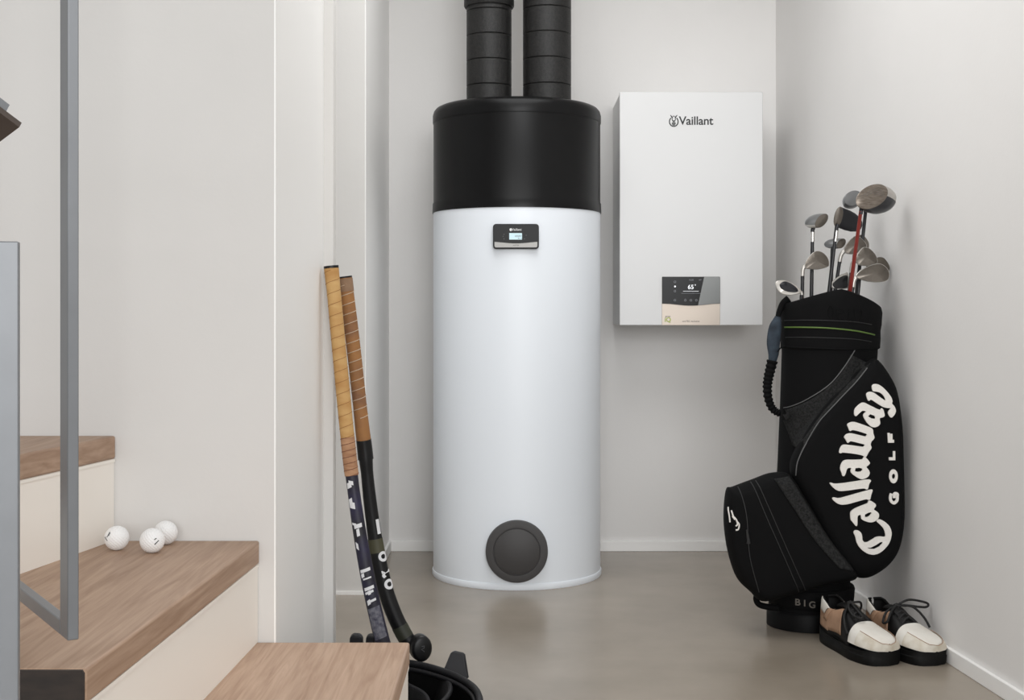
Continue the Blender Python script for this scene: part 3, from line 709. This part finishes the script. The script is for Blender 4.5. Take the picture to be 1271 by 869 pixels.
# ------------------------------------------------------------------ golf shoes
M_sw = mat('white_leather', (226, 223, 216), .5, rgb2=(214, 208, 198), vscale=18)
M_sc = mat('worn_cream_leather', (220, 215, 204), .55, rgb2=(188, 177, 158), vscale=26)
M_sb = mat('brown_leather', (180, 146, 120), .5, rgb2=(142, 108, 84), vscale=20)
M_sk = mat('black_leather', (14, 13, 13), .55, spec=.25)
M_sole = mat('black_sole', (11, 11, 11), .6, spec=.2, bump=.2, bscale=120)
M_lace = mat('black_lace', (14, 13, 13), .7)
def shoe(label, heel, deg, k=1.0, kz=1.0, mirror=1, bow=0, group='golf shoes in front of the bag'):
    root = thing('golf_shoe', label, 'shoe', (heel[0], heel[1], 0), group)
    a = math.radians(deg); fx, fy = math.sin(a), -math.cos(a); lx_, ly_ = math.cos(a), math.sin(a)
    Lg = .298*k
    w_t = [(0, .006), (.02, .019), (.06, .029), (.2, .035), (.4, .0375), (.55, .044), (.68, .0515), (.8, .0525), (.89, .0495), (.95, .042), (.985, .026), (1, .0015)]
    t_t = [(0, .098), (.06, .100), (.16, .092), (.27, .082), (.36, .086), (.45, .092), (.56, .086), (.66, .076), (.78, .068), (.88, .062), (.95, .055), (1, .045)]
    o_t = [(0, .004), (.04, .02), (.1, .026), (.27, .028), (.36, .025), (.45, .016), (.6, .014), (.64, .006), (.67, 0), (1, 0)]
    zs = .026
    def W3(x, y, z):
        y = y*mirror + .012*k*math.sin(math.pi*min(1, max(0, x/Lg)))*mirror*-1
        return Vector((heel[0]+fx*x+lx_*y, heel[1]+fy*x+ly_*y, z*kz))
    def S_(s, q, side, off=0.):
        w = smooth_tab(w_t, s)*k*1.035+off; wt = lerp_tab(o_t, s)*k; wt = min(wt, w*.95); zt = smooth_tab(t_t, s)*k+off
        cs = math.cos(q*math.pi/2); sn = math.sin(q*math.pi/2)
        y = wt+(w-wt)*cs**.72; z = zs+(zt-zs)*sn**.85
        x = s*Lg
        if s < .1: x -= off*(1-s/.1)
        if s > .9: x += off*(s-.9)/.1
        return W3(x, side*y, z)
    def patch(name, s0, s1, q0, q1, off, m, sides=(1, -1), ns=18, nq=10, parent=root, sol=.0018, ef=None):
        """patches on both sides of the upper; ef shears the edges along q"""
        res = []
        for sd in sides:
            def fn(u, v):
                q = q0+(q1-q0)*v
                a0, a1 = (s0, s1) if ef is None else ef(v)
                return S_(a0+(a1-a0)*u, q, sd, off)
            res.append(grid(name, fn, ns, nq, m, parent, solid=sol))
        return res
    def archp(name, s0, s1, q0, off, m, ns=16, na=24, parent=root):
        def fn(u, v):
            tt = v*2-1; sd = 1 if tt >= 0 else -1
            q = q0+(1-q0)*(1-abs(tt))
            return S_(s0+(s1-s0)*u, q, sd, off)
        return weld(grid(name, fn, ns, na, m, parent))
    # sole
    n = 40; out = []
    for i in range(n+1): s = i/n; out.append((s*Lg*1.012-.004, (smooth_tab(w_t, s)*1.035+.003)*k))
    ol = out+[(x, -y) for x, y in out[::-1]]
    def rim_z(x): t_ = x/Lg; return .029+.006*max(0, (t_-.85)/.15)+.010*max(0, 1-t_/.25)
    r0 = [W3(x, y*.95, 0.0) for x, y in ol]; r1 = [W3(x, y*1.02, .006) for x, y in ol]; r2 = [W3(x, y*1.03, .018) for x, y in ol]; r2b = [W3(x, y*.99, .020) for x, y in ol]; r3 = [W3(x, y*1.0, rim_z(x)) for x, y in ol]; r4 = [W3(x, y*.9, rim_z(x)+.001) for x, y in ol]
    loft('sole', [r0, r1, r2, r2b, r3, r4], M_sole, root)
    patch('upper', 0, .68, 0, 1, 0, M_sk, ns=26)
    toe = archp('toe_cap', .672, 1, .12, .0022, M_sw)
    def tp_(u, v):
        tt = v*2-1; sd = 1 if tt >= 0 else -1
        q1_ = .62; q = .14+(q1_-.14)*u
        s_0 = 1-.22*abs(tt)**1.0
        return S_(max(.76, s_0), q, sd, .0036)
    grid('toe_panel', tp_, 8, 30, M_sc, root)
    patch('saddle', .30, .56, .13, .97, .0022, M_sb, ef=lambda v: (.20+.10*v, .52-.06*v))
    patch('saddle_trim', .2, .34, .3, 1, .004, M_sb, ns=6, ef=lambda v: (.17+.10*v, .23+.10*v))
    patch('quarter', .05, .2, .42, 1, .003, M_sw, ef=lambda v: (.07-.02*v, .17+.09*v))
    patch('heel_counter', 0, .2, .1, .45, .0022, M_sb, ef=lambda v: (.05, .26-.04*v))
    patch('lining', .0, .5, .25, 1, -.003, M_sk, sol=0)
    for sd in (1, -1):
        tube('collar_edge', [S_(.5*i/20, 1, sd, .001) for i in range(21)], .003*k, M_sk, root, 8)
    box_in = [W3(x*.6+.004, y*.8, .034) for x, y in ol]
    mk('insole', box_in, [tuple(range(len(box_in)))], M_sk, root)
    # tongue
    def tong(u, v):
        s = .33+.34*u; y = (v*2-1)*.024*k*(1-.25*u); z = (smooth_tab(t_t, s)+.016*(1-u)-.006*(v*2-1)**2+.002)*k
        return W3(s*Lg, y, z)
    grid('tongue', tong, 12, 10, M_sk, root, solid=.004)
    # laces
    def lp(s, y, h): return W3(s*Lg, y*k, (smooth_tab(t_t, s)+h)*k)
    for i in range(5):
        s = .42+.05*i
        tube('lace', [lp(s, .021, -.004), lp(s+.004, .01, .006), lp(s+.008, 0, .008), lp(s+.012, -.01, .006), lp(s+.016, -.021, -.004)], .0032, M_lace, root, 8)
        tube('lace', [lp(s, -.021, -.003), lp(s+.01, 0, .01), lp(s+.03, .021, -.003)], .003, M_lace, root, 8)
    s = .455
    weld(tube('knot', [lp(s-.01, -.006, .012), lp(s, 0, .015), lp(s+.01, .006, .012)], .006*k, M_lace, root, 10))
    if bow == 0:
        loops = ([(s, 0, .014), (s+.07, -.022, .016), (s+.18, -.030, .012), (s+.24, -.016, .012), (s+.2, -.004, .010), (s+.08, -.004, .014), (s, 0, .014)],
                 [(s, 0, .014), (s+.0, .03, .014), (s-.06, .045, .0), (s-.09, .03, -.006), (s-.03, .012, .010), (s, 0, .014)],
                 [(s, 0, .014), (s+.08, -.035, .0), (s+.16, -.05, -.012), (s+.24, -.058, -.018)])
    else:
        loops = ([(s, 0, .014), (s+.02, .035, .026), (s+.04, .075, .022), (s+.05, .095, .016), (s+.07, .08, .012), (s+.03, .03, .014), (s, 0, .014)],
                 [(s, 0, .014), (s+.05, -.03, .004), (s+.08, -.048, -.012), (s+.02, -.05, -.02), (s-.02, -.03, .0), (s, 0, .014)],
                 [(s, 0, .014), (s+.06, .04, .014), (s+.14, .06, .0), (s+.2, .066, -.014)])
    for lpz in loops:
        tube('lace_bow', [lp(a_, b_*mirror, c_) for a_, b_, c_ in cr(lpz, 8)], .0034, M_lace, root, 8)
    # stitched line on toe cap
    tube('toe_seam', [S_(max(.76, 1-.22*abs(2*i/30-1)), .62, 1 if i >= 15 else -1, .004) for i in range(31)], .0009, M_sb, root, 6)
    return root
shoe('white and brown golf shoe nearer the bag, lace loop over the toe', (.936, 3.872), 19, 1.04, 1.28, 1, 0)
shoe('white and brown golf shoe against the wall, lace loop sticking out right', (1.070, 3.868), 19, 1.02, 1.24, 1, 1)

# ------------------------------------------------------------------ golf balls
def ball_mesh():
    import numpy as np
    bm = bmesh.new(); bmesh.ops.create_icosphere(bm, subdivisions=6, radius=1.0)
    n = 332; g = math.pi*(3-5**.5)
    pts = np.array([[math.sqrt(1-(1-2*(i+.5)/n)**2)*math.cos(g*i), math.sqrt(1-(1-2*(i+.5)/n)**2)*math.sin(g*i), 1-2*(i+.5)/n] for i in range(n)])
    v = np.array([x.co[:] for x in bm.verts]); v /= np.linalg.norm(v, axis=1)[:, None]
    d = np.arccos(np.clip((v@pts.T).max(axis=1), -1, 1)); rr = .088
    dep = np.where(d < rr, .03*(1-(d/rr)**2), 0)
    v = v*(1-dep)[:, None]*.02135
    for a, b in zip(bm.verts, v): a.co = b
    me = bpy.data.meshes.new('golf_ball'); bm.to_mesh(me); bm.free()
    me.materials.append(mat('golf_ball_white', (244, 244, 244), .35)); return me
bme = ball_mesh()
balls = [((145, 664.5), 2.265, 'golf ball leftmost on the oak tread, with grey script on it'), ((189, 667), 2.24, 'golf ball in front of another, with a small dark mark'), ((205.5, 660.5), 2.32, 'golf ball resting behind another, nearest the wall')]
broots = []
for i, ((x, y), Y, lab) in enumerate(balls):
    p = P(x, y, Y); p.z = ztop[2]+.0212
    o = bpy.data.objects.new('golf_ball', bme); COL.objects.link(o); o.location = p; o.rotation_euler = (i*1.1, i*.7, i*2) if False else (0, 0, 0)
    bpy.context.view_layer.update()
    tag(o, lab, 'golf ball', 'golf balls on the stair'); broots.append(o)
def ball_mark(o, strokes, m, w):
    for pts in strokes:
        path = []
        for x, z in cr(pts, 4):
            yy = -math.sqrt(max(0, 1-x*x-z*z)); path.append(o.location+Vector((x, yy, z))*.02137)
        tube('print', path, w, m, o, 6)
M_mk = mat('ball_print', (70, 70, 74), .5)
ball_mark(broots[0], [[(-.35, .62), (-.42, .45), (-.5, .3), (-.56, .2)], [(-.3, .55), (-.36, .42), (-.42, .3)], [(-.78, .18), (-.66, .06), (-.5, -.08)]], M_mk, .0006)
ball_mark(broots[1], [[(.42, .2), (.5, .28), (.56, .3)], [(.44, -.18), (.5, -.12), (.62, .02), (.72, .12)], [(.43, -.15), (.48, -.14), (.5, -.08)]], M_ink, .0008)

# ------------------------------------------------------------------ hockey sticks
M_tan = mat('tan_grip_tape', (200, 162, 106), .75, rgb2=(180, 134, 78), vscale=14, stretch=(1, 1, 3), bump=.3, bscale=160)
M_pale = mat('pale_wood_tape', (184, 142, 108), .75, rgb2=(150, 106, 76), vscale=26, stretch=(1, 1, 5), bump=.3, bscale=160)
M_brown = mat('brown_grip_wrap', (160, 112, 62), .7, rgb2=(128, 90, 62), vscale=10, stretch=(1, 1, 2), bump=.3, bscale=200)
M_thread = mat('pale_thread', (190, 172, 150), .8)
M_stk = mat('stick_black', (12, 12, 14), .38, spec=.35)
M_stk1 = mat('stick_navy', (40, 36, 66), .45, rgb2=(18, 17, 22), vscale=16)
M_wht = mat('stick_white_print', (222, 222, 224), .5)
M_olive = mat('olive_band', (70, 68, 48), .5)
def stick_path(pts, n=10):
    return [Vector(p) for p in cr([tuple(P(x, y, Y)) for x, y, Y in pts], n)]
class Stick:
    def __init__(s, pts, rad, flat):
        s.path = stick_path(pts); s.fr = frames(s.path); s.rad = rad; s.flat = flat
        s.cum = [0]
        for a, b in zip(s.path, s.path[1:]): s.cum.append(s.cum[-1]+(b-a).length)
        s.L = s.cum[-1]
    def at(s, d):
        d = max(0, min(s.L-1e-6, d))
        for i in range(len(s.cum)-1):
            if d <= s.cum[i+1]:
                t_ = (d-s.cum[i])/(s.cum[i+1]-s.cum[i]); f0, f1 = s.fr[i], s.fr[i+1]
                return [f0[k].lerp(f1[k], t_) for k in range(4)]
    def surf(s, d, ang, off=0.):
        p, t_, a, b = s.at(d); r = s.rad(d)+off
        fl = s.flat(d)
        return p+a*(r*fl+off*(1-fl))*math.cos(ang)+b*r*math.sin(ang)
    def piece(s, name, d0, d1, m, parent, off=0., n=None, seg=20, closed=True):
        n = n or max(4, int((d1-d0)/.012)); rs = [[s.surf(d0+(d1-d0)*i/n, 2*math.pi*k/seg, off) for k in range(seg)] for i in range(n+1)]
        return loft(name, rs, m, parent)
    def z_to_d(s, yp):   # arc length at a photo height
        best = min(range(len(s.path)), key=lambda i: abs((HY+(EYE-s.path[i].z)*F/s.path[i].y)-yp)); return s.cum[best]
def spiral(s, name, d0, d1, turns, m, parent, r=.0008, off=.0004, w=None):
    pts = [s.surf(d0+(d1-d0)*i/(turns*16), 2*math.pi*i/16, off) for i in range(int(turns*16)+1)]
    return tube(name, pts, r, m, parent, 6)
# first stick
Yq = 2.905
s1 = Stick([(411, 330, Yq), (415.5, 375, Yq), (420.5, 430, Yq), (429, 520, Yq), (436.5, 590, Yq), (445.5, 655, Yq), (456, 715, Yq), (467, 765, Yq), (475, 797, Yq), (486, 840, Yq), (491, 880, Yq), (489, 908, Yq), (478, 916, Yq)],
           lambda d: lerp_tab([(0, .0158), (.06, .0146), (.3, .0148), (.46, .0145), (.5, .014), (.75, .0165), (.9, .0175), (1.2, .02)], d), lambda d: lerp_tab([(0, 1), (.45, .9), (.6, .7), (1.2, .65)], d))
r1 = thing('hockey_stick', 'hockey stick with tan taped handle and purple-black shaft with white print', 'hockey stick', tuple(s1.path[-1]), 'hockey sticks leaning on the white door frame')
d590, d540 = s1.z_to_d(590), s1.z_to_d(541)
s1.piece('shaft', .02, s1.L, M_stk1, r1)
s1.piece('end_cap', -.0, .006, M_stk, r1, .0012)
s1.piece('grip_tape', .005, d540, M_tan, r1, .0012)
s1.piece('lower_tape', d540, d590, M_pale, r1, .0016)
spiral(s1, 'tape_edge', .01, d540, 15, mat('tape_edge', (150, 104, 56), .8), r1, .0007, .0012)
spiral(s1, 'tape_edge', d540, d590, 6, mat('tape_edge_red', (120, 78, 58), .8), r1, .0009, .0015)
def patch_on(s, name, quads, m, parent, off=.0009, c0=0.):
    for q in quads:
        d0, d1, a0, a1, sk = q
        grid(name, lambda u, v: s.surf(d0+(d1-d0)*u+sk*v, c0+a0+(a1-a0)*v, off), 4, 8, m, parent)
def dpx(y): return s1.z_to_d(y)
qs = []
for y0, y1, a0, a1, sk in ((594, 601, .1, .9, .004), (600, 605, -.2, .5, -.003), (617, 625, .3, .95, .004), (624, 632, .0, .9, -.004), (650, 655, -.6, .6, .003), (655, 664, -.1, .35, .002), (647, 650, .2, .9, -.003), (676, 684, .4, .8, -.005), (705, 709, -.7, .8, .004), (709, 714, .3, .8, .003), (714, 716, -.6, .6, .003), (725, 729, -.7, .7, .004), (729, 734, -.1, .3, .002), (733, 736, -.5, .7, .004), (742, 745, -.6, .2, .003), (743, 749, .2, .7, .004)):
    qs.append((dpx(y0), dpx(y0)+(y1-y0)*Yq/F, a0, a1, sk))
patch_on(s1, 'print', qs, M_wht, r1)
M_scuff = mat('scuffed_print', (52, 50, 70), .6, rgb2=(120, 120, 128), vscale=120)
patch_on(s1, 'scuffed_print', [(dpx(752), dpx(790), -.9, .9, .004)], M_scuff, r1)
# second stick
s2 = Stick([(427.5, 343, 2.99), (435, 400, 2.995), (442, 460, 3.0), (449.5, 530, 3.005), (453, 560, 3.01), (459, 620, 3.015), (467.5, 680, 3.02), (478, 730, 3.02), (489, 762, 3.02), (500, 785, 3.02), (507, 796, 3.02), (514, 803, 3.02)],
           lambda d: lerp_tab([(0, .0165), (.05, .0155), (.3, .0148), (.38, .016), (.43, .0165), (.46, .0145), (.6, .0165), (.75, .0185), (.85, .019), (1., .019)], d), lambda d: lerp_tab([(0, 1), (.45, .95), (.55, .75), (1., .75)], d))
r2 = thing('hockey_stick', 'black hockey stick with brown thread-wound grip and olive bands', 'hockey stick', tuple(s2.path[-1]), 'hockey sticks leaning on the white door frame')
dd = s2.z_to_d
s2.piece('shaft', .02, s2.L-.001, M_stk, r2)
s2.piece('end_cap', 0, .005, M_stk, r2, .001)
s2.piece('grip', .004, dd(545), M_brown, r2, .0012)
s2.piece('grip_top', .006, dd(362), mat('frayed_wrap', (140, 112, 88), .8, var=.1, vscale=60, bump=.4, bscale=300), r2, .002)
spiral(s2, 'thread', .02, dd(520), 14, M_thread, r2, .0009, .0016)
s2.piece('sleeve', dd(545), dd(572), M_stk, r2, .0018)
s2.piece('band', dd(667), dd(684), M_olive, r2, .0007)
s2.piece('band', dd(776), dd(791), mat('dark_olive_band', (44, 46, 34), .5), r2, .0007)
# rounded toe of the hooked head
toe = P(522, 804, 3.0)
hv = []
prof = [(0, -.0185), (.02, -.0185), (.0245, -.0165), (.027, -.012), (.0275, -.004), (.0275, .014), (.024, .022), (0, .024)]
tv = Vector((.35, -1, .05)).normalized(); ta = Vector((0, 0, 1)); ta = (ta-tv*ta.dot(tv)).normalized(); tb = tv.cross(ta)
hv = [[toe+tv*(-h_)+ta*max(r_, .0005)*1.12*math.cos(2*math.pi*k/28)+tb*max(r_, .0005)*.9*math.sin(2*math.pi*k/28) for k in range(28)] for r_, h_ in prof]
loft('hook_toe', hv, M_stk, r2)
tube('toe_mark', [toe+tv*.0188+ta*a_+tb*b_ for a_, b_ in ((.006, .002), (.007, -.004), (.002, -.003), (.0, .003), (-.006, -.004))], .0011, mat('ball_print', (70, 70, 74), .5), r2, 6)
def along(s, d0, a0, off):
    def fn(u, v, w): 
        return s.surf(d0+u, a0+v/.0165, off+w)
    return fn
for ch, yp in (('o', 692), ('r', 710), ('o', 727)):
    decal('letter', text_me(ch, .046, .0003, .0012), along(s2, dd(yp), -.62, .0008), M_wht, r2)
patch_on(s2, 'print', [(dd(646), dd(663), -1.15, -.55, .0)], M_wht, r2)

# ------------------------------------------------------------------ open sports bag on the floor
M_bag = mat('bag_fabric', (9, 9, 10), .75, spec=.2, bump=.2, bscale=500)
M_zip = mat('bag_zip', (26, 26, 29), .55, spec=.3, bump=.5, bscale=600)
M_strapb = mat('bag_strap', (26, 26, 29), .5, spec=.3)
sb = thing('sports_bag', 'open black padded sports bag on the floor behind the bottom steps', 'bag', (-.24, 2.75, 0))
rim = [(-.245, 2.985), (-.175, 2.93), (-.112, 2.845), (-.076, 2.74), (-.075, 2.62), (-.12, 2.5), (-.25, 2.45), (-.35, 2.5), (-.395, 2.65), (-.395, 2.82), (-.36, 2.94), (-.31, 2.985)]
rim_s = cr(rim, 8, True); ctr = Vector((-.24, 2.73, 0))
def rg(s, z, dz=0): return [Vector((ctr.x+(x-ctr.x)*s, ctr.y+(y-ctr.y)*s, z)) for x, y in rim_s]
ZR = .168
loft('shell', [rg(.9, .0), rg(.97, .01), rg(1.0, .05), rg(1.0, .12), rg(.985, ZR), rg(.955, ZR), rg(.96, .1), rg(.93, .02)], M_bag, sb)
tube('zip_rim', rg(.975, ZR+.003)+[rg(.975, ZR+.003)[0]], .0075, M_zip, sb, 10, False)
tube('inner_welt', rg(.925, ZR-.008)+[rg(.925, ZR-.008)[0]], .005, M_strapb, sb, 10, False)
def flap(name, pts, Zf):
    path = []
    for x, y in cr(pts, 8):
        Y = F*(EYE-Zf)/(y-HY); path.append(P(x, y, Y))
    tube(name+'_edge', path, .0055, M_zip, sb, 10)
    n = len(path)
    v = path+[Vector((p.x-.02, p.y-.01, .02)) for p in path]
    mk(name, v, [(i, i+1, n+i+1, n+i) for i in range(n-1)], M_bag, sb, solid=.008)
flap('divider', [(505, 822), (518, 825), (538, 832), (552, 842), (559, 853), (556, 864), (545, 876)], .155)
flap('divider', [(500, 848), (511, 853), (524, 860), (531, 869), (532, 880)], .14)
# strap tab
tp = [P(551, 830, 2.93), P(559, 810.5, 2.95), P(562, 809, 2.955), P(573, 811.5, 2.955), P(575.5, 814, 2.95), P(580, 843, 2.9)]
mk('strap_tab', tp+[p+Vector((.004, .012, 0)) for p in tp], [tuple(range(6)), tuple(range(11, 5, -1))]+[(i, (i+1) % 6, 6+(i+1) % 6, 6+i) for i in range(6)], M_strapb, sb, bevel=.003)
for x0, x1, yt in ((431, 452, 789), (451, 471, 789.5)):
    pts = [P(x0, 802, 2.93), P(x0+3, yt+2, 2.93), P((x0+x1)/2-3, yt, 2.93), P((x0+x1)/2+4, yt+.5, 2.93), P(x1-3, yt+4, 2.93), P(x1, 802, 2.93)]
    pts = [Vector(p) for p in pts]
    pts[0].z = pts[-1].z = .15
    mk('side_pad', pts+[p+Vector((0, .03, 0)) for p in pts], [tuple(range(6)), tuple(range(11, 5, -1))]+[(i, (i+1) % 6, 6+(i+1) % 6, 6+i) for i in range(6)], M_strapb, sb, bevel=.004)
